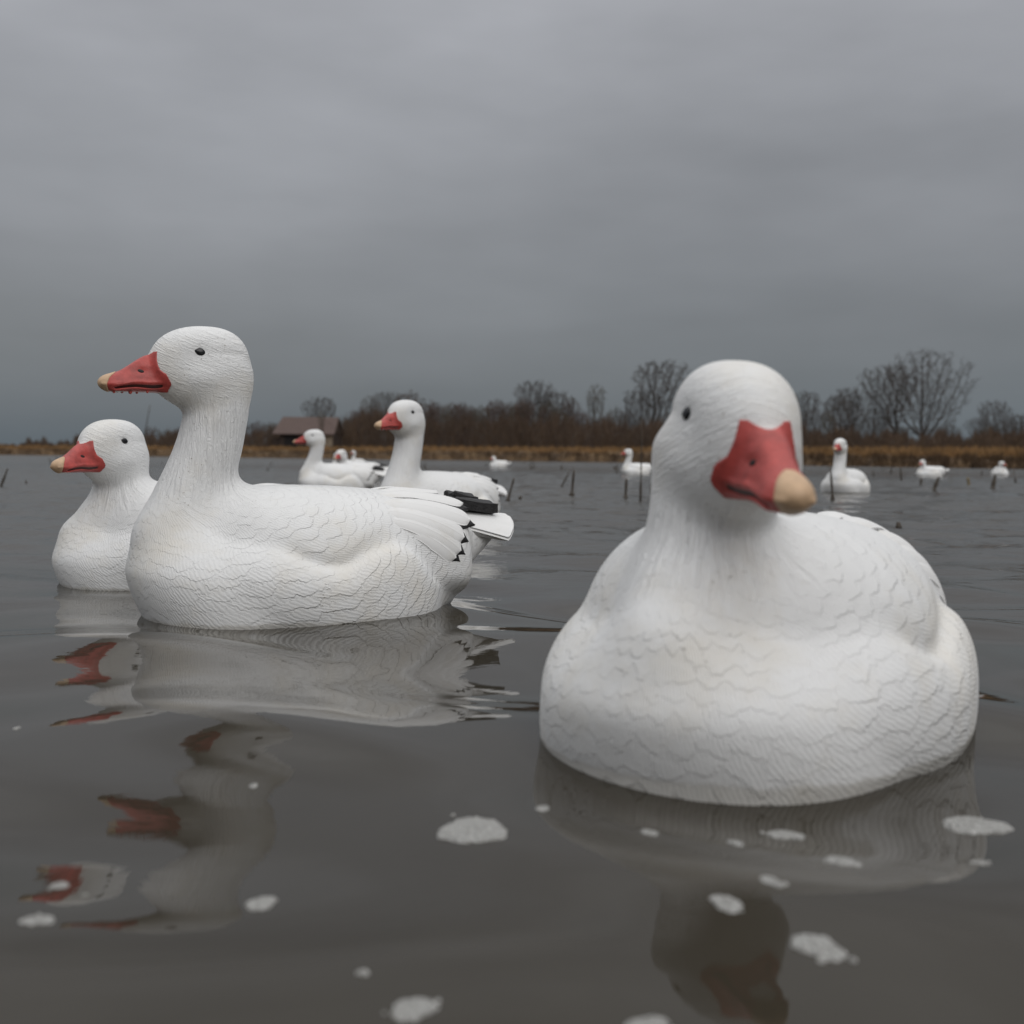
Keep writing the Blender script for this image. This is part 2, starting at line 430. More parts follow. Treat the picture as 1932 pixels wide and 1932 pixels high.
def make_body_sdf(kind, yaw, lean=0.0, nod=0.0):
    nk = NECK[kind]
    cx, rx, ry = curve(nk['z'], nk['x']), curve(nk['z'], nk['rx']), curve(nk['z'], nk['ry'])
    ztop = nk['z'][-2] + .01
    zl0, zl1 = nk['z'][2] - .01, nk['z'][5]
    def fn(x, y, z):
        # breast and flanks
        t = np.where(x > .03, (x - .03) / .268, (.03 - x) / .170)
        p = np.where(x > .03, 2.1, 2.7)
        zc = np.interp(x, [-.15, 0, .2, .33], [.03, .03, .048, .062] if kind == 'tall' else [.03, .03, .034, .036])
        ht = np.maximum(rim(x) * 1.10 - zc, .03) + (.015 if kind == 'tall' else -.006) * sm(x, .14, .26)
        hb = zc + .085
        hgt = np.where(z > zc, ht, hb)
        n_ = 2.5 - .4 * sm(x, .0, .2)
        q2 = super2(y, z - zc, .175, hgt, n_)
        pan = ((q2 ** p + np.abs(t) ** p) ** (1 / p) - 1) * .085
        # wings and back
        wu, hu = w_up(x), h_up(x)
        up = (super2(y, z - ZC, wu, np.where(z > ZC, hu, .05), 2.25) - 1) * np.minimum(wu, hu) * .9
        up = smax(up, -.185 - x, .03); up = smax(up, x - .24, .02)
        body = smin(pan, up, .006) + .0034 * np.exp(-((pan - up) / .0050) ** 2) * sm(np.abs(y), .07, .105) * sm(-x, -.16, -.10) * sm(z, .03, .06)
        # under-tail
        zb = np.interp(x, [-.30, -.27, -.20, -.16, -.05], [.138, .118, .050, -.012, -.06])
        zt = np.interp(x, [-.30, -.20, -.1], [.125, .145, .16])
        wt = np.interp(x, [-.30, -.26, -.20, -.12, 0], [.030, .041, .068, .115, .14])
        hc = np.maximum((zt - zb) / 2, .008)
        ut = (super2(y, z - (zt + zb) / 2, wt, hc, 2.4) - 1) * np.minimum(wt, hc) * .8
        ut = smax(ut, -.268 - x, .012); ut = smax(ut, x + .06, .01)
        body = smin(body, ut, .010)
        # neck
        ly = y
        q = np.sqrt(((x - cx(z)) / rx(z)) ** 2 + (ly / ry(z)) ** 2)
        neck = (q - 1) * np.minimum(rx(z), ry(z))
        neck = smax(neck, z - ztop, .02); neck = smax(neck, -.02 - z, .02)
        body = smin(body, neck, .034)
        hx, hy, hz = head_coords(x, y - lean, z, kind, yaw, nod)
        return smin(body, head_all(hx, hy, hz), .013)
    return fn
def flow_attrs(P, kind, yaw):
    x, y, z = P.T
    dz = NECK[kind]['dz']
    nb = np.array([.205, .20 + dz * .22])
    # body
    rx_, rz_ = x - nb[0], z - nb[1]
    u = np.sqrt(rx_ ** 2 + .6 * y ** 2 * sm(x, .0, .15) + rz_ ** 2)
    axz = (.10 if kind == 'tall' else .095) + (x + .3) * (.20 if kind == 'tall' else .14)
    v = np.arctan2(y, -(z - axz)) * .15
    top = sm(z, ZC + .05, ZC + .09) * sm(-x, -.16, -.12)
    # neck and head
    hx, hy, hz = head_coords(x, y, z, kind, yaw)
    un = -z; vn = np.arctan2(y, x - .195) * .046
    head = sm(hz, .290, .328)
    uh = -(hx * .93 + hz * .25); vh = (hz * .93 - hx * .25) + 0 * hy
    uh = np.where(True, uh, uh); vh2 = vh + np.abs(hy) * .3
    neckw = sm(z, .125 if kind == 'tall' else .095, .20 if kind == 'tall' else .16) * sm(.11 - np.hypot(x - .21, y), 0, .03)
    wz = np.maximum(neckw, sm(hz, .29, .31) * sm(.2 - np.hypot(x - .21, y), 0, .03))
    return np.stack([u, v, top], 1), np.stack([wz, head, 0 * x], 1), np.stack([un, vn, 0 * x], 1), np.stack([uh, vh2, 0 * x], 1)

def head_to_goose0(P, kind, yaw, nod=0.0):
    P = np.array(P, float)
    if nod:
        c, s = math.cos(nod), math.sin(nod)
        ax, az = P[:, 0] - PITCH_C[0], P[:, 2] - PITCH_C[1]
        P[:, 0], P[:, 2] = PITCH_C[0] + c * ax + s * az, PITCH_C[1] - s * ax + c * az
    c, s = math.cos(yaw), math.sin(yaw)
    d = P[:, :2] - PIV
    return np.stack([PIV[0] + c * d[:, 0] - s * d[:, 1], s * d[:, 0] + c * d[:, 1], P[:, 2] + NECK[kind]['dz']], 1)

def surf_y(fn, x, z, side, lo=0.0, hi=.08):
    for _ in range(40):
        m = (lo + hi) / 2
        if fn(np.array([x]), np.array([m * side]), np.array([z]))[0] < 0: lo = m
        else: hi = m
    return lo
def grad(fn, p, h=5e-4):
    g = np.array([(fn(*[np.array([p[j] + (h if j == i else 0)]) for j in range(3)]) - fn(*[np.array([p[j] - (h if j == i else 0)]) for j in range(3)]))[0] for i in range(3)])
    return g / np.linalg.norm(g)
def oval(center, normal, up, a, b, dome, n=20, rings=6, pointy=0.0, fwd=1):
    nrm = np.array(normal, float); up = np.array(up, float) - np.dot(up, nrm) * nrm; up /= np.linalg.norm(up)
    rt = np.cross(up, nrm) * fwd
    V = [np.array(center) + nrm * dome]; F = []
    for r in range(1, rings + 1):
        q = r / rings
        for i in range(n):
            t = 2 * math.pi * i / n
            cx_, cy_ = math.cos(t), math.sin(t)
            cy_ *= 1 - pointy * max(0, -cx_) ** 1.5
            V.append(np.array(center) + rt * a * q * cx_ + up * b * q * cy_ + nrm * dome * (math.sqrt(max(0, 1 - q * q)) * 1.0 - (.4 if r == rings else 0)))
    for i in range(n): F.append((0, 1 + i, 1 + (i + 1) % n))
    for r in range(rings - 1):
        for i in range(n):
            a_, b_ = 1 + r * n + i, 1 + r * n + (i + 1) % n
            F.append((a_, a_ + n, b_ + n, b_))
    return V, F

# blades of the folded wing, as (root, bend, tip) read off a side view, then laid on the wing's own surface
def cl(c): return np.array([-.022 - c[0] * .00014, .163 - (c[1] - 600) * .000125])
BLADES = [((250, 900), (560, 1000), (825, 1265), 15), ((20, 760), (560, 880), (905, 1185), 16.5), ((-60, 660), (600, 780), (975, 1035), 17),
          ((-60, 590), (660, 640), (1125, 850), 17), ((0, 500), (640, 520), (1135, 665), 16), ((150, 440), (600, 440), (960, 520), 13)]
WN = 2.25
def wing_pt(x, phi, off):
    w, h = float(w_up(x)), float(h_up(x))
    s_, c_ = math.sin(phi), math.cos(phi)
    k_ = (abs(s_) ** WN + abs(c_) ** WN) ** (-1 / WN)
    nrm = np.array([abs(s_) ** (WN - 1) / w, math.copysign(abs(c_) ** (WN - 1), c_) / h]); nrm /= np.linalg.norm(nrm)
    return np.array([x, w * s_ * k_ + nrm[0] * off, ZC + h * c_ * k_ + nrm[1] * off])
def wing_phi(x, z):
    c = (z - ZC) / float(h_up(x)); lo, hi = .18, 2.2
    for _ in range(30):
        m = (lo + hi) / 2; cm = math.cos(m) * (abs(math.sin(m)) ** WN + abs(math.cos(m)) ** WN) ** (-1 / WN)
        if cm > c: lo = m
        else: hi = m
    return lo
def blade_mesh(side, root, bend, tip, wid, off, shift=(0, 0), th=.0022, n=26, m=8, t0=0.0, sharp=False):
    cs = [cl(c) + np.array(shift) for c in (root, bend, tip)]
    q = []
    for c in cs:
        x, z = c; q.append((x, wing_phi(x, z)))
    V, F, A = [], [], []
    for i in range(n + 1):
        t = t0 + (1 - t0) * i / n
        x = (1-t)**2*q[0][0] + 2*t*(1-t)*q[1][0] + t*t*q[2][0]; ph = (1-t)**2*q[0][1] + 2*t*(1-t)*q[1][1] + t*t*q[2][1]
        dx = 2*(1-t)*(q[1][0]-q[0][0]) + 2*t*(q[2][0]-q[1][0]); dp = 2*(1-t)*(q[1][1]-q[0][1]) + 2*t*(q[2][1]-q[1][1])
        rad = .11
        L = math.hypot(dx, dp * rad); nx, np_ = -dp * rad / L, dx / L      # across, in (x, arc)
        wv = wid / 1000 * (min(1, .45 + 1.1 * t)) * math.sqrt(max(0, 1 - max(0, (t - .80) / .20) ** 2.4)) * 1.0
        if sharp: wv = wid / 1000 * min(1, (1 - t) / .16)
        wv = max(wv, .0004)
        for j in range(-m, m + 1):
            s = j / m
            xx = x + nx * wv * s; pp = ph + np_ * wv * s / rad
            lift = off * sm(np.array(t), 0.0, .45) - .003 * (1 - float(sm(np.array(t), 0, .3))) + .0016 * (1 - s * s) - .0010 * s * s
            p = wing_pt(xx, pp, float(lift)); p[1] *= side
            V.append(p); A.append((t, s, 0))
    k = 2 * m + 1; nv = len(V)
    for i in range(n + 1):
        for j in range(k):
            p = V[i * k + j].copy(); c = np.array([p[0], 0, ZC]); d = p - c; V.append(p - d / np.linalg.norm(d) * th); A.append(A[i * k + j])
    for i in range(n):
        for j in range(k - 1):
            a = i * k + j
            f = (a, a + 1, a + 1 + k, a + k); b = tuple(x_ + nv for x_ in f[::-1])
            F += [f, b]
    def rimf(a, b): F.append((b, a, a + nv, b + nv))
    for i in range(n): rimf(i * k, (i + 1) * k); rimf((i + 1) * k + k - 1, i * k + k - 1)
    for j in range(k - 1): rimf(n * k + j, n * k + j + 1)
    if side > 0: F = [f[::-1] for f in F]
    return V, F, A
def join_lists(parts):
    V, F, A = [], [], []
    for p in parts:
        o = len(V); V += list(p[0]); F += [tuple(i + o for i in f) for f in p[1]]
        if len(p) > 2: A += list(p[2])
    return V, F, A
def tail_mesh():
    V, F, A = [], [], []
    n, m = 30, 48
    for lay in (0, 1):
        for i in range(n + 1):
            t = i / n
            for j in range(m + 1):
                s = j / m * 2 - 1
                hw = .060 + .019 * t
                end = -.150 - .136 * t * math.sqrt(max(0, 1 - .42 * abs(s) ** 3.2))
                y = hw * s
                ridge = .0012 * abs(math.sin(s * 13)) * t
                z = .153 - .014 * t - 5.5 * y * y + ridge
                edge = (1 - t ** 10) * (1 - abs(s) ** 10)
                th = .005 + .018 * edge ** .5 * (1 - .4 * t)
                if lay: z -= th
                V.append((end, y, z)); A.append((t, s * 2, 0))
    k = m + 1; nv = (n + 1) * k
    for i in range(n):
        for j in range(m):
            a = i * k + j; f = (a, a + k, a + k + 1, a + 1)
            F += [f[::-1], tuple(q + nv for q in f)]
    for i in range(n):
        F.append((i * k, i * k + nv, (i + 1) * k + nv, (i + 1) * k)); a = i * k + m; F.append((a, a + k, a + k + nv, a + nv))
    for j in range(m): a = n * k + j; F.append((a, a + nv, a + 1 + nv, a + 1))
    return V, F, A
def slab(cx0, cx1, y0, y1, z, th, tilt, skew):     # blocky black primary bundle with chipped end
    V, F = [], []
    nx, ny = 14, 8
    for lay in (0, 1):
        for i in range(nx + 1):
            for j in range(ny + 1):
                t, s = i / nx, j / ny
                x = cx0 + (cx1 - cx0) * t; y = y0 + (y1 - y0) * s + skew * t
                zz = z + tilt * t + (.002 * math.sin(9 * s + 3 * t)) + (0 if lay == 0 else -th)
                e = min(t, 1 - t, s, 1 - s)
                if e == 0: zz += (-.0022 if lay == 0 else .0022)
                V.append((x + .0016 * math.sin(17 * s), y, zz))
    k = ny + 1; nv = (nx + 1) * k
    for i in range(nx):
        for j in range(ny):
            a = i * k + j; f = (a, a + 1, a + 1 + k, a + k)
            F += [f, tuple(q + nv for q in f[::-1])]
    for i in range(nx):
        F.append((i * k, (i + 1) * k, (i + 1) * k + nv, i * k + nv)); a = i * k + ny; F.append((a, a + nv, a + k + nv, a + k))
    for j in range(ny):
        F.append((j, j + nv, j + 1 + nv, j + 1)); a = nx * k + j; F.append((a, a + 1, a + 1 + nv, a + nv))
    return V, F

def make_goose(kind, yaw, res, lean=0.0, nod=0.0):
    root = empty('goose_decoy', (0, 0, 0))
    fn = make_body_sdf(kind, yaw, lean, nod)
    def head_to_goose(P, kind, yaw):
        Q_ = head_to_goose0(P, kind, yaw, nod); Q_[:, 1] += lean; return Q_
    top = .435 + NECK[kind]['dz']
    hr = .17
    P, Q = surface_nets(fn, (-.30, -.20, -.075), (.375, .20, top), res)
    b = mesh_obj('body', P, Q, WHITE, root)
    for nm_, ar_ in zip(('flow', 'zone', 'neck_flow', 'head_flow'), flow_attrs(P, kind, yaw)): set_vec(b, nm_, ar_)
    # bill and nail: the head's own surface, a coat thicker, cut along the paint line
    def bill(x, y, z):
        f = head_all(x, y, z) - .0011
        return np.maximum(np.maximum(f, bill_region(x, y, z)), -nail_region(x, y, z) + .0006 - .0006)
    def nail(x, y, z): return np.maximum(head_all(x, y, z) - .0017, nail_region(x, y, z) - .0004)
    rb = max(.0011, res * .45)
    Pb, Qb = surface_nets(bill, (.240, -.032, .305), (.362, .032, .392), rb, 2)
    bl = mesh_obj('bill', head_to_goose(Pb, kind, yaw), Qb, RED, root)
    Pn, Qn = surface_nets(nail, (.318, -.024, .308), (.362, .024, .350), rb, 2)
    mesh_obj('nail', head_to_goose(Pn, kind, yaw), Qn, NAILM, bl)
    hfn = lambda x, y, z: head_all(x, y, z)
    c, s = math.cos(yaw), math.sin(yaw)
    def rot(v): return np.array([c * v[0] - s * v[1], s * v[0] + c * v[1], v[2]])
    Vs = []
    for side in (1, -1):
        # dark open mouth line
        Vm, Fm = [], []
        xs = np.linspace(.2625, .334, 26)
        for x in xs:
            z = float(mouth_z(x)); th = .0025 * (1 - .6 * (x - .2625) / .072) + .0003
            for zz in (z + th, z - th):
                y = surf_y(hfn, x, zz, side, 0, .05) + .00135
                Vm.append((x, y * side, zz))
        for i in range(len(xs) - 1):
            f = (2 * i, 2 * i + 1, 2 * i + 3, 2 * i + 2); Fm.append(f if side > 0 else f[::-1])
        Vs.append((Vm, Fm))
        # eye
        y = surf_y(hfn, .2246, .3745, side)
        p = np.array([.2246, y * side, .3745]); g = grad(hfn, p)
        V, F = oval(p - g * .0002, g, (-.18, 0, 1), .0078, .0058, .0030, 28, 8, .35, 1 if side > 0 else 1)
        pe = head_to_goose(np.array(V), kind, yaw)
        mesh_obj('eye', pe, F, EYEM, root)
        y = surf_y(hfn, .2990, .3455, side)
        p = np.array([.2990, y * side, .3455]); g = grad(hfn, p)
        V, F = oval(p + g * .0014, g, (-.3, 0, 1), .0050, .0027, .0007, 20, 4)
        mesh_obj('nostril', head_to_goose(np.array(V), kind, yaw), F, HOLE, bl)
    Vm, Fm, _ = join_lists(Vs)
    mesh_obj('mouth_line', head_to_goose(np.array(Vm), kind, yaw), Fm, RED_DK, bl)
    for side in (1, -1):
        parts = [blade_mesh(side, *bd[:3], bd[3], .0012 + .0009 * i) for i, bd in enumerate(BLADES)]
        V, F, A = join_lists(parts)
        wg = mesh_obj('folded_wing', V, F, FEATH, root); set_vec(wg, 'flow', A)
        dk = [blade_mesh(side, *bd[:3], bd[3] * .95, -.0002 + .0006 * i, (-.009, -.006), .002, t0=.72, sharp=True) for i, bd in enumerate(BLADES[:5])]
        V2, F2, A2 = join_lists(dk)
        if side > 0: V3, F3 = slab(-.180, -.256, -.012, .040, .168, .019, -.008, -.004)
        else: V3, F3 = slab(-.200, -.238, -.046, -.002, .176, .010, -.006, .004)
        V2, F2, _ = join_lists([(V2, F2), (V3, F3)])
        mesh_obj('primary_feathers', V2, F2, BLACK, root, smooth=False)
    V, F, A = tail_mesh()
    tl = mesh_obj('tail', V, F, FEATH, root); set_vec(tl, 'flow', A)
    return root

def place(root, xy, heading, label, group, sc=1.0, sink=0.0, tilt=(0, 0)):
    root.location = (xy[0], xy[1], -sink); root.rotation_euler = (tilt[0], tilt[1], heading); root.scale = (sc,) * 3
    tag(root, label, 'goose decoy', group)
GR = 'white goose decoys floating on the pond'
def hd(fx, fy): return math.atan2(fy, fx)

gA = make_goose('tall', R(0), .0026)
place(gA, (-.264, 1.71), R(180 + 30), 'tall white goose decoy with long raised neck, seen side-on, the sharpest in the picture', GR)
GLASS = NT('clear_water_drop', (.55, .12, .10), .02, IOR=1.33)
for i, (x, y, q) in enumerate([(.3335, .006, .0030), (.3225, .004, .0026), (.3120, .007, .0034), (.2900, .012, .0020), (.3010, -.004, .0024)]):
    V, F = oval((x, y, .3180), (0, 0, -1), (1, 0, 0), q, q * .9, q * 1.3, 14, 5)
    V2, F2 = oval((x, y, .3182), (0, 0, 1), (1, 0, 0), q, q * .9, q * .3, 14, 5)
    V, F, _ = join_lists([(V, F), (V2, F2)])
    mesh_obj('water_drop', V, F, GLASS.m, [c for c in gA.children if c.name.startswith('bill')][0])
gB = make_goose('low', R(37), .0026, .012, R(6))
place(gB, (.247, 1.026), R(180 + 59.5), 'closest and largest white goose decoy, facing the camera with head turned and short neck', GR, tilt=(0, -R(1.2)))
gC = make_goose('low', R(43), .0032)
place(gC, (-.532, 2.057), R(180 + 24), 'short-necked white goose decoy half hidden behind the tall side-on decoy', GR, sc=.955, sink=-.003)

def far_goose(src, px, base_y, d, heading, label, flat=True):
    g = copy_tree(src)
    p = at_depth(px, base_y, d)
    place(g, (p[0], p[1]), heading, label, GR)
    return g
far_goose(gA, 840, 900, 3.735, R(180 + 56), 'long-necked white goose decoy whose head rises over the back of the tall side-on one')
far_goose(gA, 652, 915, 7.6, R(180 + 12), 'long-necked white goose decoy below the brown barn, black wing tips showing, thin reeds before it')
far_goose(gC, 680, 890, 10.8, R(180 + 30), 'white goose decoy whose head shows just above the back of the one below the barn')
far_goose(gC, 648, 880, 19.0, R(180 + 60), 'small white goose decoy, only its head showing beyond the decoy below the barn')
far_goose(gA, 676, 870, 31.0, R(180 + 60), 'tiny white goose decoy with head against the dry grass right of the barn')
far_goose(gC, 945, 880, 31.0, R(180 + 4), 'tiny white goose decoy low on open water by the far grass, nearest the picture centre')
far_goose(gA, 1207, 894, 18.0, R(180 + 20), 'small white goose decoy partly hidden by the head and neck of the closest decoy')
far_goose(gA, 1597, 930, 8.6, R(180 + 58), 'white goose decoy facing the camera right of the closest decoy head, thin reed before it')
far_goose(gC, 1760, 899, 20.5, R(180 + 2), 'small white goose decoy floating side-on, low in the water under the biggest bare tree')
far_goose(gC, 1886, 896, 24.0, R(180 + 72), 'tiny white goose decoy seen end-on beside reed stubble near the right end of the bank')

# ------------------------------------------------------------------ water
def wave(x, y):
    r = np.hypot(x, y)
    h = np.zeros_like(x)
    rr = np.random.default_rng(5)
    xs = x + .05 * np.sin(4.1 * y + 1.3) + .03 * np.sin(7.7 * y - 2.1 * x)
    ys = y + .045 * np.sin(5.3 * x + .7) + .02 * np.sin(11 * x + 6 * y + 2)
    for lam, slope, nn in ((.95, .011, 4), (.46, .042, 5), (.24, .026, 6), (.12, .003, 4)):
        for _ in range(nn):
            th = rr.normal(math.pi / 2, .55); ph = rr.uniform(0, 6.28); l = lam * rr.uniform(.8, 1.25)
            h += slope * l / 6.283 * np.sin(6.283 / l * (xs * math.cos(th) + ys * math.sin(th)) + ph)
    far = sm(r, 1.9, 3.6)
    for lam, slope, nn in ((.30, .020, 6), (.13, .022, 8)):
        for _ in range(nn):
            th = rr.normal(math.pi / 2 + .2, .5); ph = rr.uniform(0, 6.28); l = lam * rr.uniform(.7, 1.3)
            h += far * slope * l / 6.283 * np.sin(6.283 / l * (xs * math.cos(th) + ys * math.sin(th)) + ph)
    for cx_, cy_, hh_, sg_ in ((-.42, 1.55, .0062, .22), (.28, .80, .0035, .20), (-.75, 1.93, -.0070, .20)):
        h += hh_ * np.exp(-((x - cx_) ** 2 + (y - cy_) ** 2) / (2 * sg_ ** 2))
    return h * (1 - sm(r, 14, 26))
def water_mesh():
    rad = np.concatenate([[.0, .06, .12], np.geomspace(.18, 9, 640), np.geomspace(9.3, 30, 160), np.geomspace(31, 1500, 50)])
    fine = np.radians(np.linspace(-38, 38, 560))
    rest = np.radians(np.linspace(38, 322, 72)[1:-1])
    ang = np.concatenate([fine, rest])
    A, Rr = np.meshgrid(ang, rad)
    x, y = Rr * np.sin(A), Rr * np.cos(A)
    z = wave(x, y)
    n, m = A.shape
    V = np.stack([x, y, z], -1).reshape(-1, 3)
    i = np.arange(n - 1)[:, None]; j = np.arange(m)[None, :]; j2 = (j + 1) % m
    F = np.stack([i * m + j, (i) * m + j2 + 0 * i, (i + 1) * m + j2, (i + 1) * m + j], -1).reshape(-1, 4)
    F = F[:, ::-1]
    return V, F[m:] if False else F
k = NT('murky_pond_water', (.060, .055, .046), .03, IOR=1.333)
k.b.inputs['Specular IOR Level'].default_value = .5
g = k.n('ShaderNodeNewGeometry').outputs['Position']
ln = k.n('ShaderNodeVectorMath', operation='LENGTH'); k.put(ln.inputs[0], g)
dist = ln.outputs['Value']
far = k.math('DIVIDE', k.math('SUBTRACT', dist, 1.7), 4.0, clamp=True)
g2 = k.scale(g, (1.0, 1.6, 1.0))
n1 = k.noise(g2, 9, 3, .5, .4); n2 = k.noise(g2, 34, 3, .55, .3)
h = k.math('MULTIPLY', k.math('ADD', n1, k.math('MULTIPLY', n2, .28)), k.math('MULTIPLY_ADD', far, 1.0, .012))
k.normal(k.bump(h, .020, 1.0))
k.put(k.b.inputs['Roughness'], k.math('MULTIPLY_ADD', k.math('DIVIDE', dist, 60, clamp=True), .22, .02))
k.color(k.mix(k.ramp(k.noise(g, 2.2, 4, .6), [(.3, 0.0), (.7, 1.0)]), (.029, .0245, .0175), (.040, .034, .0245)))
WATER = k.m
V, F = water_mesh()
wo = mesh_obj('water', V, F, WATER); tag(wo, kind='structure')

# ------------------------------------------------------------------ foam
k = NT('white_foam', (.40, .40, .385), .8)
vo = k.n('ShaderNodeTexVoronoi'); k.put(vo.inputs['Vector'], k.obj()); vo.inputs['Scale'].default_value = 420
k.normal(k.bump(vo.outputs['Distance'], .0025, 1.0)); k.color(k.mix(k.ramp(vo.outputs['Distance'], [(.1, 0.0), (.6, 1.0)]), (.54, .54, .52), (.30, .295, .28)))
FOAM = k.m
FO = [(893, 1578, 125, 50, .12, 'largest white foam patch, drifting left of the closest decoy breast'),
      (1841, 1551, 112, 42, .10, 'oval white foam patch right of the closest decoy breast'),
      (1483, 1565, 68, 24, .1, 'small oval foam patch just below the breast of the closest decoy'),
      (1225, 1590, 34, 16, 0, 'tiny foam dot in the reflection, lower left of the closest decoy breast'),
      (1388, 1605, 36, 17, 0, 'tiny foam dot straight below the breast of the closest decoy'),
      (1588, 1650, 66, 28, .05, 'foam patch with ragged edge in the middle of the closest decoy reflection'),
      (1455, 1705, 42, 19, .2, 'small slanting foam patch right above a larger one in the closest decoy reflection'),
      (1370, 1740, 60, 27, .1, 'small oval foam patch at the left of the closest decoy reflection'),
      (1543, 1813, 96, 40, .1, 'large pale foam patch low in the closest decoy reflection'),
      (1850, 1645, 34, 11, 0, 'thin foam fleck near the right edge below the oval foam patch'),
      (1024, 1537, 28, 14, 0, 'foam dot between the largest foam patch and the closest decoy'),
      (113, 1662, 36, 18, 0, 'faint small foam dot at the lower left, above the blurred reflection'),
      (493, 1697, 62, 28, -.05, 'foam patch at the right end of the blurred neck reflection'),
      (72, 1750, 58, 26, -.05, 'foam patch by the left edge of the water, level with the blurred reflection'),
      (780, 1888, 84, 38, 0, 'soft blurred foam patch at the bottom, left of centre'),
      (1222, 1932, 90, 24, 0, 'blurred foam patch cut off by the bottom edge'),
      (32, 1374, 14, 6, 0, 'foam speck near the left edge, level with the red bill reflections'),
      (685, 1828, 26, 12, 0, 'faint foam speck above the soft blurred bottom patch'),
      (478, 1470, 18, 8, 0, 'foam speck at the end of the curved neck reflection'),
      (160, 1685, 12, 6, 0, 'faint foam speck right of the small lower left dot')]
for px, py, wpx, hpx, sl, lab in FO:
    p = on_water(px, py); a = on_water(px - wpx / 2, py); b = on_water(px + wpx / 2, py)
    c1, c2 = on_water(px, py - hpx / 2), on_water(px, py + hpx / 2)
    rx, ry = abs(b[0] - a[0]) / 2, abs(c1[1] - c2[1]) / 2
    V, F = [], []
    n, rings = 64, 9
    ph = rng.uniform(0, 6.28, 6)
    hz = min(.0022, rx * .12) + .0004
    for r in range(rings + 1):
        q = r / rings
        for i in range(n if r else 1):
            t = 2 * math.pi * i / n
            wob = 1 + .007 * rng.normal() * (r >= rings - 1) + .10 * math.sin(2 * t + ph[0]) + .07 * math.sin(3 * t + ph[1]) + .045 * math.sin(5 * t + ph[2]) + .03 * math.sin(9 * t + ph[3]) + .02 * math.sin(14 * t + ph[4])
            x = rx * q * wob * math.cos(t); y = ry * q * wob * math.sin(t) - sl * 2.2 * rx * q * math.cos(t) * (ry / rx)
            z = float(wave(np.array(p[0] + x), np.array(p[1] + y))) + hz * math.sqrt(max(0, 1 - q ** 3)) + rng.normal(0, 1) * .00012 * (q < 1) - (.0006 if r == rings else 0)
            V.append((x, y, z))
    for i in range(n): F.append((0, 1 + i, 1 + (i + 1) % n))
    for r in range(rings - 1):
        for i in range(n):
            a_, b_ = 1 + r * n + i, 1 + r * n + (i + 1) % n
            F.append((a_, a_ + n, b_ + n, b_))
    for q in range(int(wpx * .03)):
        t = rng.uniform(0, 6.28); dd = rng.uniform(1.0, 1.35); br = rng.uniform(.0008, .0024)
        bx_, by_ = rx * dd * math.cos(t), ry * dd * math.sin(t) - sl * 2.2 * ry * dd * math.cos(t)
        V2, F2 = oval((bx_, by_, float(wave(np.array(p[0] + bx_), np.array(p[1] + by_)))), (0, 0, 1), (0, 1, 0), br, br, br * .6, 8, 2)
        V, F, _ = join_lists([(V, F), (V2, F2)])
    o = mesh_obj('foam_patch', V, F, FOAM); o.location = (p[0], p[1], 0)
    tag(o, lab, 'foam', 'foam patches drifting on the water')

# ------------------------------------------------------------------ reed stubble
REED = simple('wet_dead_reed', (.060, .046, .032), .6, 60, .35, (90, .002))
REEDY = simple('straw_reed', (.20, .15, .075), .7, 60, .3)
def reed(base, top, r, mat, kink=0.0, nub=False):
    b, t = np.array(base, float), np.array(top, float)
    V, F = [], []
    n, m = 8, 6
    d = t - b
    for i in range(n + 1):
        q = i / n
        c = b + d * q + np.array([kink * math.sin(q * math.pi), 0, 0]) - (b if True else 0)
        rr = r * (1.15 - .45 * q) * (1 + .16 * math.sin(9 * q + b[0] * 20))
        if nub and i == 1: rr *= 1.9
        for j in range(m):
            a = 2 * math.pi * j / m; V.append(c + rr * np.array([math.cos(a), math.sin(a), 0]))
    for i in range(n):
        for j in range(m): a = i * m + j; b_ = i * m + (j + 1) % m; F.append((a, b_, b_ + m, a + m))
    F.append(tuple(range(n * m, n * m + m)))
    F.append(tuple(range(m))[::-1])
    o = mesh_obj('reed_stem', V, F, mat); o.location = b
    return o
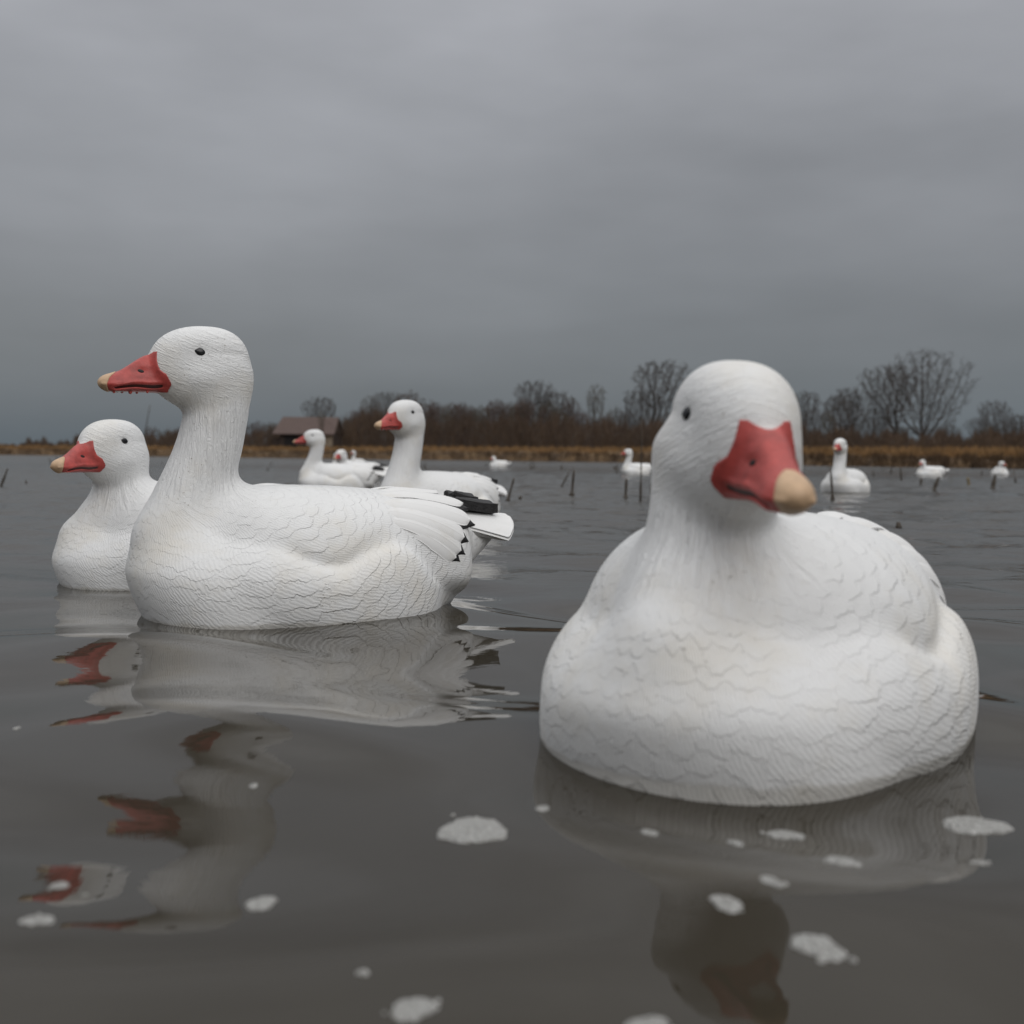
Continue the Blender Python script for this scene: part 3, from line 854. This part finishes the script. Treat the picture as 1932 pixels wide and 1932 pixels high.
REEDS = [  # top x, y, base x, y, width px, mat, nub, label
    (970, 902, 955.4, 946, 5, 0, 1, 'leaning dark reed stub right of the black wing tips'),
    (1074, 891, 1057, 918, 4, 0, 0, 'short reed stub leaning right, left one of the crossed pair'),
    (1083, 887, 1078, 936, 5.5, 0, 1, 'nearly upright reed stub, right one of the crossed pair'),
    (1182, 903, 1180, 940, 6, 0, 1, 'thick reed stub below the small decoy left of the closest decoy head'),
    (1211, 788, 1209, 945, 2.6, 0, 0, 'tall thin reed against the trees beside the closest decoy head'),
    (1209, 905, 1208.5, 943, 5, 0, 0, 'thick stub at the foot of the tall thin reed'),
    (1229, 912, 1228, 932, 4, 0, 0, 'stub touching the neck of the closest decoy'),
    (1567, 884, 1572, 943, 4.5, 0, 1, 'reed crossing the breast of the decoy facing the camera'),
    (1699, 882, 1701, 907, 4, 0, 0, 'upright reed stub between the two small decoys at the right'),
    (1771, 900, 1760, 926, 8, 0, 1, 'thick leaning stub just below the small side-on decoy at right'),
    (1826, 901, 1829, 915, 6, 1, 0, 'straw coloured stub between the two small decoys at far right'),
    (1878, 895, 1872, 922, 8, 0, 1, 'dark clump of stub below the decoy by the right end of the bank'),
    (1890, 918, 1868, 919, 4, 0, 0, 'stub lying flat beside the dark clump at the right'),
    (1738, 903, 1737, 915, 6, 0, 0, 'short stub left of the thick leaning stub at right'),
    (580, 894, 574, 914, 5, 0, 0, 'dark reed before the breast of the decoy below the barn'),
    (644, 892, 643, 915, 5, 1, 0, 'pale reed before the flank of the decoy below the barn'),
    (14.5, 884, 0, 917, 5, 0, 0, 'slanting reed stub at the left edge of the picture'),
    (49, 906, 50, 914, 4, 0, 0, 'low stub left of the short-necked decoy bill'),
    (283, 765, 262, 880, 2.4, 0, 0, 'tall thin reed between the heads of the two decoys at left'),
    (1695, 985, 1697, 996, 12, 0, 0, 'dark lump of weed on open water at the right'),
    (943, 925, 944, 934, 8, 0, 0, 'low dark nub of stub right of the black wing tips'),
    (982, 936, 980, 943, 7, 0, 0, 'low dark nub right of the leaning reed stub'),
    (900, 893, 899, 899, 6, 0, 0, 'tiny nub left of the tiny low decoy at centre'),
    (1003, 880, 1003, 884, 6, 0, 0, 'tiny nub of reed under the tall tree at centre'),
    (1060, 880, 1060, 885, 6, 0, 0, 'tiny nub of reed near the bank at centre'),
    (1160, 880, 1161, 886, 6, 0, 0, 'tiny nub left of the small decoy by the closest decoy head'),
    (1648, 888, 1649, 899, 3, 0, 0, 'thin short stub right of the decoy facing the camera'),
    (1852, 888, 1853, 897, 3, 0, 0, 'thin stub left of the tiny end-on decoy'),
    (1915, 900, 1917, 911, 4, 0, 0, 'short stub at the right edge below the bank')]
for tx, ty, bx, by, wp, mi, nub, lab in REEDS:
    b = on_water(bx, by); d = b[1]; t = at_depth(tx, ty, d)
    o = reed(b - np.array([0, 0, .02]), t, wp * d / FPX / 2, REEDY if mi else REED, 0.0, nub)
    tag(o, lab, 'reed', 'reed stubs standing in the pond')
for i in range(46):                  # the small stubble near the bank
    d = rng.uniform(16, 60); px = rng.uniform(20, 1925)
    b = at_depth(px, 900, d); b[2] = -.03
    hgt = rng.uniform(.05, .22)
    o = reed(b, b + np.array([rng.normal(0, .05), rng.normal(0, .03), hgt]), rng.uniform(.008, .016), REED)
    tag(o, 'short dark reed stub scattered on the far water before the grassy bank', 'reed', 'short stubs on the far water')

# ------------------------------------------------------------------ far bank and land
SHX = [-1500, 0, 475, 840, 1225, 1512, 1932, 3500]
SHD = [165, 152, 150, 138, 110, 78, 58, 40]
TOPZ = [1.0, 1.0, 1.2, 1.4, 1.25, .98, .80, .7]
def shore(px):
    d = float(np.interp(px, SHX, SHD)); p = at_depth(px, 900, d); return p[0], d
prof = [(-3, -.6), (0, -.05), (.6, .25), (1.5, .5), (3.5, .85), (6, 1.0), (12, 1.0), (30, .97), (90, .95), (700, .95), (4000, .95)]
pxs = np.linspace(-1500, 3500, 420)
V = []
for px in pxs:
    x, d = shore(px); tz = float(np.interp(px, SHX, TOPZ))
    for off, zf in prof:
        jj = .06 * math.sin(px * .21 + off) + .05 * math.sin(px * .083 + 2 * off)
        xx = x * (1 + off / d)
        V.append((xx, d + off, tz * zf + (jj if 0 < off < 30 else 0)))
m = len(prof); F = []
for i in range(len(pxs) - 1):
    for j in range(m - 1): a = i * m + j; F.append((a, a + m, a + m + 1, a + 1))
k = NT('dry_grass_bank', (.16, .09, .035), .9)
k.color(k.mix(k.ramp(k.noise(k.obj(), .35, 5, .65), [(.35, 0.0), (.65, 1.0)]), (.060, .036, .018), (.17, .10, .040)))
k.normal(k.bump(k.noise(k.obj(), 3, 4, .7), .3, .8))
BANK = k.m
tag(mesh_obj('bank', V, F, BANK), kind='structure')
def grass(name, n, offr, hr, mat, seed, wid):
    r = np.random.default_rng(seed)
    px = r.uniform(-250, 2180, n); off = r.uniform(*offr, n)
    d0 = np.interp(px, SHX, SHD); tz = np.interp(px, SHX, TOPZ)
    zf = np.interp(off, [p[0] for p in prof], [p[1] for p in prof])
    vx = fwv[0] + rtv[0] * (px - 966) / FPX
    vy = fwv[1]
    x0 = np.array([at_depth(p, 900, d)[0] for p, d in zip(px, d0)]) * (1 + off / d0); y0 = d0 + off; z0 = tz * zf - .08
    clump = .6 + .8 * np.clip(np.sin(px * .11 + off) * .5 + .5 + .35 * np.sin(px * .37), 0, 1)
    H_ = r.uniform(*hr, n) * clump; a = r.uniform(0, math.pi, n); w = r.uniform(.6, 1.4, n) * wid
    lx, ly = r.normal(0, .22, n) * H_, r.normal(0, .22, n) * H_
    dx, dy = np.cos(a) * w, np.sin(a) * w
    Vv = np.empty((n, 4, 3))
    Vv[:, 0] = np.stack([x0 - dx, y0 - dy, z0], 1); Vv[:, 1] = np.stack([x0 + dx, y0 + dy, z0], 1)
    Vv[:, 2] = np.stack([x0 + dx * .3 + lx, y0 + dy * .3 + ly, z0 + H_], 1); Vv[:, 3] = np.stack([x0 - dx * .3 + lx, y0 - dy * .3 + ly, z0 + H_], 1)
    Ff = np.arange(n * 4).reshape(n, 4)
    o = mesh_obj(name, Vv.reshape(-1, 3), Ff, mat, smooth=False)
    tag(o, kind='stuff')
    return o
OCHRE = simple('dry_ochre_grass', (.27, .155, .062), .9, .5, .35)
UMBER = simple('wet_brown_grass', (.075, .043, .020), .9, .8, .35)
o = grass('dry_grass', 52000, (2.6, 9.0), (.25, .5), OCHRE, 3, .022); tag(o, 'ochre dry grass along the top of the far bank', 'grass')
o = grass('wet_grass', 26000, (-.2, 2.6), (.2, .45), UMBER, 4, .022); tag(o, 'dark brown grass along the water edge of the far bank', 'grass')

# ------------------------------------------------------------------ bare winter trees
BARK = simple('dark_winter_bark', (.050, .042, .037), .9, 1.5, .3)
TWIG = simple('grey_brown_twigs', (.075, .063, .056), .9, .7, .3)
TWIG2 = simple('reddish_brown_twigs', (.090, .058, .046), .9, .7, .3)
TWIG3 = simple('olive_brown_twigs', (.085, .068, .045), .9, .7, .3)
def tree_segments(rnd, h, shape, npts, twig_r, clear):
    """bare tree grown towards points scattered through its crown; returns (p0, p1, r0, r1, is_limb)"""
    g = np.random.default_rng(rnd.randrange(10 ** 6))
    rx, z0, top_w = shape                     # crown half-width, crown base (share of h), 0 = round .. 1 = fan
    pts = []
    while len(pts) < npts:
        q = g.uniform(-1, 1, 3)
        t = (q[2] + 1) / 2
        prof = math.sqrt(max(0, 1 - abs(2 * t - 1) ** 2.4)) * (1 - top_w) + top_w * (.12 + .88 * t ** .8) * math.sqrt(max(0, 1 - max(0, (t - .8) / .2) ** 2))
        rr = math.hypot(q[0], q[1])
        if rr > prof or g.random() < .35 * (1 - rr / max(prof, 1e-3)): continue
        lob = 1 + .16 * math.sin(3 * math.atan2(q[1], q[0]) + 5 * t) + .1 * math.sin(7 * t + 2)
        pts.append((q[0] * rx * h * lob, q[1] * rx * h * lob, h * (z0 + (1 - z0) * t)))
    pts = np.array(pts)
    D = h * .017
    nodes = [np.zeros(3)]; par = [-1]
    d = np.array([g.normal(0, .03), g.normal(0, .03), 1.0])
    while nodes[-1][2] < h * clear:
        d = d + g.normal(0, .05, 3) * [1, 1, 0]; d /= np.linalg.norm(d)
        nodes.append(nodes[-1] + d * D); par.append(len(nodes) - 2)
    alive = np.ones(len(pts), bool)
    near = np.full(len(pts), 1e9); nidx = np.zeros(len(pts), int)
    start = 0
    for it in range(130):
        new = np.array(nodes[start:]); base = start; start = len(nodes)
        if len(new) == 0: break
        dd = np.linalg.norm(pts[:, None] - new[None], axis=2)
        j = dd.argmin(1); m_ = dd[np.arange(len(pts)), j]
        upd = m_ < near; near[upd] = m_[upd]; nidx[upd] = base + j[upd]
        alive &= near > D * 1.6
        if not alive.any() or len(nodes) > 5200: break
        acc = {}
        for i in np.nonzero(alive)[0]:
            k_ = nidx[i]; v = pts[i] - nodes[k_]; acc.setdefault(k_, np.zeros(3)); acc[k_] = acc[k_] + v / np.linalg.norm(v)
        for k_, v in acc.items():
            v = v / (np.linalg.norm(v) + 1e-9) + g.normal(0, .16, 3) + np.array([0, 0, .10])
            v /= np.linalg.norm(v); nodes.append(nodes[k_] + v * D); par.append(int(k_))
    n = len(nodes); w = np.zeros(n); kids = np.zeros(n, int)
    for i in range(n - 1, 0, -1):
        if kids[i] == 0: w[i] = 1
        w[par[i]] += w[i]; kids[par[i]] += 1
    rad = np.maximum(twig_r, (h * .020 + .03) * (w / w[0]) ** .46)
    segs = []
    for i in range(1, n):
        limb = w[i] > w[0] * .10
        segs.append((nodes[par[i]], nodes[i], rad[par[i]] if w[par[i]] < w[i] * 1.6 else rad[i] * 1.08, rad[i], limb))
        if w[i] < 9:
            for _ in range(2 if g.random() < .5 else 1):
                v = nodes[i] - nodes[par[i]]; v = v / np.linalg.norm(v) + g.normal(0, .55, 3) + [0, 0, .25]; v /= np.linalg.norm(v)
                segs.append((nodes[i], nodes[i] + v * D * g.uniform(1.0, 2.4), twig_r * .85, twig_r * .5, False))
    return segs
def seg_mesh(segs, sides):
    n = len(segs)
    P0 = np.array([s[0] for s in segs]); P1 = np.array([s[1] for s in segs])
    r0 = np.array([s[2] for s in segs]); r1 = np.array([s[3] for s in segs])
    d = P1 - P0; d /= np.linalg.norm(d, axis=1)[:, None] + 1e-9
    ref = np.where(np.abs(d[:, 2:3]) > .9, np.array([[1., 0, 0]]), np.array([[0, 0, 1.]]))
    a = np.cross(d, ref); a /= np.linalg.norm(a, axis=1)[:, None]; b = np.cross(d, a)
    V = np.empty((n, 2 * sides, 3))
    for k_ in range(sides):
        t = 2 * math.pi * k_ / sides; o = a * math.cos(t) + b * math.sin(t)
        V[:, k_] = P0 + o * r0[:, None]; V[:, sides + k_] = P1 + o * r1[:, None]
    base = (np.arange(n) * 2 * sides)[:, None]
    F = np.concatenate([base + np.array([[k_, (k_ + 1) % sides, sides + (k_ + 1) % sides, sides + k_]]) for k_ in range(sides)])
    return V.reshape(-1, 3), F
def make_tree(seed, h, shape, npts, twig_r, clear, twigmat):
    segs = tree_segments(random.Random(seed), h, shape, npts, twig_r, clear)
    root = empty('bare_tree', (0, 0, 0))
    V, F = seg_mesh([q for q in segs if q[4]], 8); mesh_obj('trunk', V, F, BARK, root)
    V, F = seg_mesh([q for q in segs if not q[4]], 3); mesh_obj('crown', V, F, twigmat, root)
    root['ht'] = float(max(q[1][2] for q in segs))
    return root
KINDS = {
    'big': make_tree(21, 13, (.43, .16, .12), 1900, .015, .17, TWIG),
    'fan': make_tree(32, 11, (.36, .26, .75), 1000, .021, .30, TWIG),
    'slim': make_tree(43, 9, (.20, .25, .35), 520, .022, .30, TWIG3),
    'round': make_tree(54, 8, (.38, .30, .25), 850, .021, .28, TWIG),
    'mid': make_tree(65, 8, (.26, .22, .35), 560, .026, .26, TWIG2),
    'mid2': make_tree(76, 8, (.22, .18, .5), 520, .026, .30, TWIG2),
    'mid3': make_tree(87, 8, (.30, .20, .2), 560, .026, .24, TWIG3)}
used = set()
def plant(kind, px, topy, extra_d, label, group, widen=1.0, rz=None):
    src = KINDS[kind]
    o = src if kind not in used else copy_tree(src)
    used.add(kind)
    x0, d0 = shore(px); d = d0 + extra_d
    tz = float(np.interp(px, SHX, TOPZ)) * .95
    x = x0 * d / d0
    zt = EYE + (horizon(px) - topy) * d / FPX
    s = max(.2, (zt - tz)) / src['ht']
    o.location = (x, d, tz - .1); o.scale = (s * widen, s * widen, s)
    o.rotation_euler = (0, 0, rng.uniform(0, 6.28) if rz is None else rz)
    tag(o, label, 'tree', group)
    return o
GT = 'bare trees beyond the far bank'
plant('big', 1740, 655, 42, 'biggest bare tree with a wide round crown, towering right of the closest decoy', GT, 1.0, .4)
plant('fan', 1245, 677, 45, 'tall bare tree with fan-shaped crown, just left of the closest decoy head', GT, 1.0, 1.0)
plant('slim', 1122, 722, 50, 'slender pale bare tree leaning, alone between the wood and the tall fan-shaped tree', GT, .8)
plant('round', 604, 747, 35, 'small round bare tree rising above the barn roof', GT, .9)
plant('fan', 1006, 715, 40, 'tallest bare tree of the wood in the middle', GT, .9)
plant('round', 1043, 735, 44, 'broad bare tree right of the tallest one in the middle wood', GT, 1.05)
plant('fan', 1673, 686, 46, 'tall narrow bare tree touching the left side of the biggest tree', GT, 1.0)
plant('round', 1604, 728, 50, 'bare tree with divided crown above the decoy facing the camera', GT, .85)
plant('round', 1583, 742, 56, 'low spreading bare tree left of the divided-crown tree', GT, .9)
plant('fan', 1516, 735, 44, 'dark bare tree half hidden by the closest decoy head, right side', GT, .8)
plant('round', 1872, 753, 55, 'round-topped bare tree near the right end of the bank', GT, .8)
plant('round', 1915, 778, 52, 'bushy bare tree at the right edge', GT, 1.0)
plant('mid', 770, 734, 40, 'bare tree rising above the head of the long-necked decoy behind', GT, 1.0)
plant('round', 730, 737, 44, 'bare tree left of the head of the long-necked decoy behind', GT, .8)
plant('slim', 697, 744, 48, 'thin bare tree between the barn and the wood', GT, .9)
plant('round', 1207, 732, 48, 'bare tree with drooping crown left of the tall fan-shaped tree', GT, .9)
plant('mid2', 1075, 748, 40, 'bare tree at the right end of the middle wood', GT, .9)
plant('mid3', 1160, 765, 42, 'low bare tree between the slender tree and the drooping tree', GT, .9)
plant('slim', 606, 772, 5, 'thin bare tree standing in front of the barn roof', GT, .5)
wood = [(805, 748), (826, 752), (848, 754), (870, 752), (890, 757), (912, 752), (932, 749), (953, 750), (975, 752), (990, 745), (1025, 752), (1056, 762), (1098, 770), (1140, 778),
        (655, 772), (675, 768), (712, 762), (748, 752), (786, 752)]
for i, (px, ty) in enumerate(wood):
    for rep in range(2):
        plant(('mid', 'mid2', 'mid3')[(i + rep) % 3], px + rng.uniform(-9, 9), ty + rng.uniform(0, 14), 26 + rep * 14 + rng.uniform(-5, 5),
              'brown bare tree in the dense wood ' + ('between the barn and the long-necked decoy head' if px < 705 else 'around the head of the long-necked decoy' if px < 830 else 'above the tiny low decoy at centre' if px < 985 else 'at its right end, near the slender pale tree'), 'brown bare trees of the dense wood', rng.uniform(.75, 1.0))
for i, (px, ty) in enumerate([(1185, 775), (1275, 772), (1310, 778), (1350, 775), (1400, 770), (1450, 772), (1490, 775), (1535, 768), (1560, 772), (1635, 785), (1655, 765), (1700, 800), (1790, 800), (1842, 785), (1858, 800), (1895, 795), (1930, 790)]):
    plant(('round', 'fan', 'slim')[i % 3], px, ty, 30 + rng.uniform(0, 14), 'small dark bare tree in the low hedge line ' + ('left of the closest decoy head' if px < 1300 else 'hidden behind the closest decoy head' if px < 1500 else 'left of the biggest tree' if px < 1720 else 'right of the biggest tree'),
          'small bare trees of the right hedge line', .95)
for i, px in enumerate(range(-60, 520, 34)):
    plant(('mid', 'mid2', 'mid3')[i % 3], px + rng.uniform(-8, 8), np.interp(px, [0, 110, 180, 300, 430, 500], [832, 826, 812, 806, 798, 792]) + rng.uniform(-7, 7), 40 + rng.uniform(0, 20),
          'small far bare tree in the hedge line ' + ('between the two decoys at left' if 255 < px < 340 else 'at the far left, behind the short-necked decoy' if px <= 255 else 'between the side-on decoy neck and the barn'), 'small bare trees of the left hedge line', rng.uniform(1.2, 1.7))

# undergrowth: one dense mass of twigs nobody could count
def undergrowth():
    r = np.random.default_rng(9); n = 95000
    px = r.uniform(-350, 2300, n)
    d0 = np.interp(px, SHX, SHD); off = 12 + 26 * r.random(n)
    x0 = np.array([at_depth(p, 900, d)[0] for p, d in zip(px, d0)]) * (1 + off / d0); y0 = d0 + off
    tz = np.interp(px, SHX, TOPZ) * .95
    topy = np.interp(px, [-350, 0, 110, 200, 340, 440, 510, 600, 660, 720, 800, 1000, 1080, 1150, 1300, 1500, 1600, 1700, 1840, 1932, 2300],
                     [838, 838, 832, 822, 818, 812, 812, 808, 788, 782, 792, 792, 796, 800, 803, 810, 816, 822, 822, 814, 810])
    topy = topy + 5 * np.sin(px * .07) + 4 * np.sin(px * .19 + 1) + 3 * np.sin(px * .43)
    hz = EYE + (855 + 22 * px / PW - topy) * y0 / FPX - tz
    z0 = tz + np.maximum(hz, .3) * r.random(n) ** 1.25 * .9 - .1
    L = np.maximum(.35, hz * .32) * r.uniform(.6, 1.3, n)
    a = r.uniform(0, 6.283, n); tl = r.normal(0, .45, n)
    d = np.stack([np.sin(tl) * np.cos(a), np.sin(tl) * np.sin(a), np.cos(tl)], 1)
    P0 = np.stack([x0, y0, z0], 1); P1 = P0 + d * L[:, None]
    rr = r.uniform(.010, .024, n)
    s = np.cross(d, np.array([[0, 1., .1]])); s /= np.linalg.norm(s, axis=1)[:, None]
    V = np.empty((n, 4, 3)); V[:, 0] = P0 - s * rr[:, None]; V[:, 1] = P0 + s * rr[:, None]; V[:, 2] = P1 + s * rr[:, None] * .4; V[:, 3] = P1 - s * rr[:, None] * .4
    return V.reshape(-1, 3), np.arange(4 * n).reshape(n, 4)
V, F = undergrowth()
k = NT('brown_undergrowth', (.05, .03, .022), .95)
k.color(k.mix(k.ramp(k.noise(k.scale(k.obj(), (1, 1, .25)), .45, 5, .65), [(.38, 0.0), (.62, 1.0)]), (.042, .028, .021), (.095, .060, .036)))
uo = mesh_obj('undergrowth', V, F, k.m, smooth=False)
tag(uo, 'dense brown undergrowth below the bare trees along the far bank', 'undergrowth', kind='stuff')

# ------------------------------------------------------------------ barn
def box(x0, x1, y0, y1, z0, z1):
    V = [(x, y, z) for z in (z0, z1) for y in (y0, y1) for x in (x0, x1)]
    return V, [(0, 2, 3, 1), (4, 5, 7, 6), (0, 1, 5, 4), (2, 6, 7, 3), (0, 4, 6, 2), (1, 3, 7, 5)]
bx, bd = shore(573); bd2 = bd + 10; bx = bx * bd2 / bd
bn = empty('barn', (bx, bd2, 1.35), R(-3))
Wd = 117 * bd2 / FPX                       # total width in metres
k = NT('rusty_brown_roof', (.11, .065, .055), .7)
wv = k.n('ShaderNodeTexWave', wave_type='BANDS'); wv.inputs['Scale'].default_value = 6; k.put(wv.inputs[0], k.obj())
k.normal(k.bump(wv.outputs[0], .03, .5)); k.color(k.mix(k.noise(k.obj(), 1.5, 4), (.075, .046, .038), (.112, .072, .060)))
ROOF = k.m
WALLB = simple('weathered_beige_boards', (.25, .20, .145), .85, 1.2, .25)
WALLD = simple('dark_barn_boards', (.050, .034, .027), .9, 1.2, .3)
H0, H1, D = 2.35, 4.55, 6.0
x0, x1 = -Wd / 2 + .9, Wd / 2 - .3
V, F, _ = join_lists([box(x0, x1, 0, .15, 0, H0), box(x0, x1, D - .15, D, 0, H0), box(x1 - .15, x1, .15, D - .15, 0, H0), box(x0, x0 + .15, .15, D - .15, 0, H0)])
mesh_obj('wall', V, F, WALLD, bn, False)
V, F = box(x1 - 2.2, x1 + .01, -.06, -.003, .1, H0 - .05); mesh_obj('board_panel', V, F, WALLB, bn, False)
for gx in (x0, x1):                         # gables
    V = [(gx - .07, 0, H0), (gx - .07, D, H0), (gx - .07, D / 2, H1 - .1), (gx + .07, 0, H0), (gx + .07, D, H0), (gx + .07, D / 2, H1 - .1)]
    mesh_obj('gable', V, [(0, 2, 1), (3, 4, 5), (0, 1, 4, 3), (1, 2, 5, 4), (2, 0, 3, 5)], WALLD, bn, False)
e0, e1 = x0 - .9, x1 + .35
V, F = [], []
for (ya, za, yb, zb) in ((-.55, H0 - .28, D / 2, H1), (D + .55, H0 - .28, D / 2, H1)):
    o = len(V); V += [(e0, ya, za), (e1, ya, za), (e1 - .05, yb, zb), (e0 + .6, yb, zb), (e0, ya, za - .1), (e1, ya, za - .1), (e1 - .05, yb, zb - .1), (e0 + .6, yb, zb - .1)]
    F += [tuple(o + q for q in f) for f in ((0, 1, 2, 3), (7, 6, 5, 4), (0, 4, 5, 1), (1, 5, 6, 2), (2, 6, 7, 3), (3, 7, 4, 0))]
mesh_obj('roof', V, F, ROOF, bn, False)
V, F = box(x0 + .7, x0 + 2.4, -.05, -.003, 0, 1.9); mesh_obj('door', V, F, simple('black_doorway', (.012, .01, .01), .9), bn, False)
# lean-to shed on the left
V, F, _ = join_lists([box(e0 - .2, x0 - .1, .4, 3.0, 0, 1.5)]); mesh_obj('lean_to', V, F, WALLD, bn, False)
V, F = box(x0 + 3.1, x0 + 3.7, -.05, -.003, 1.0, 1.7); mesh_obj('window', V, F, simple('dusty_window_glass', (.03, .035, .04), .2), bn, False)
tag(bn, 'brown roofed wooden barn with pale board wall, standing in front of the wood', 'barn')
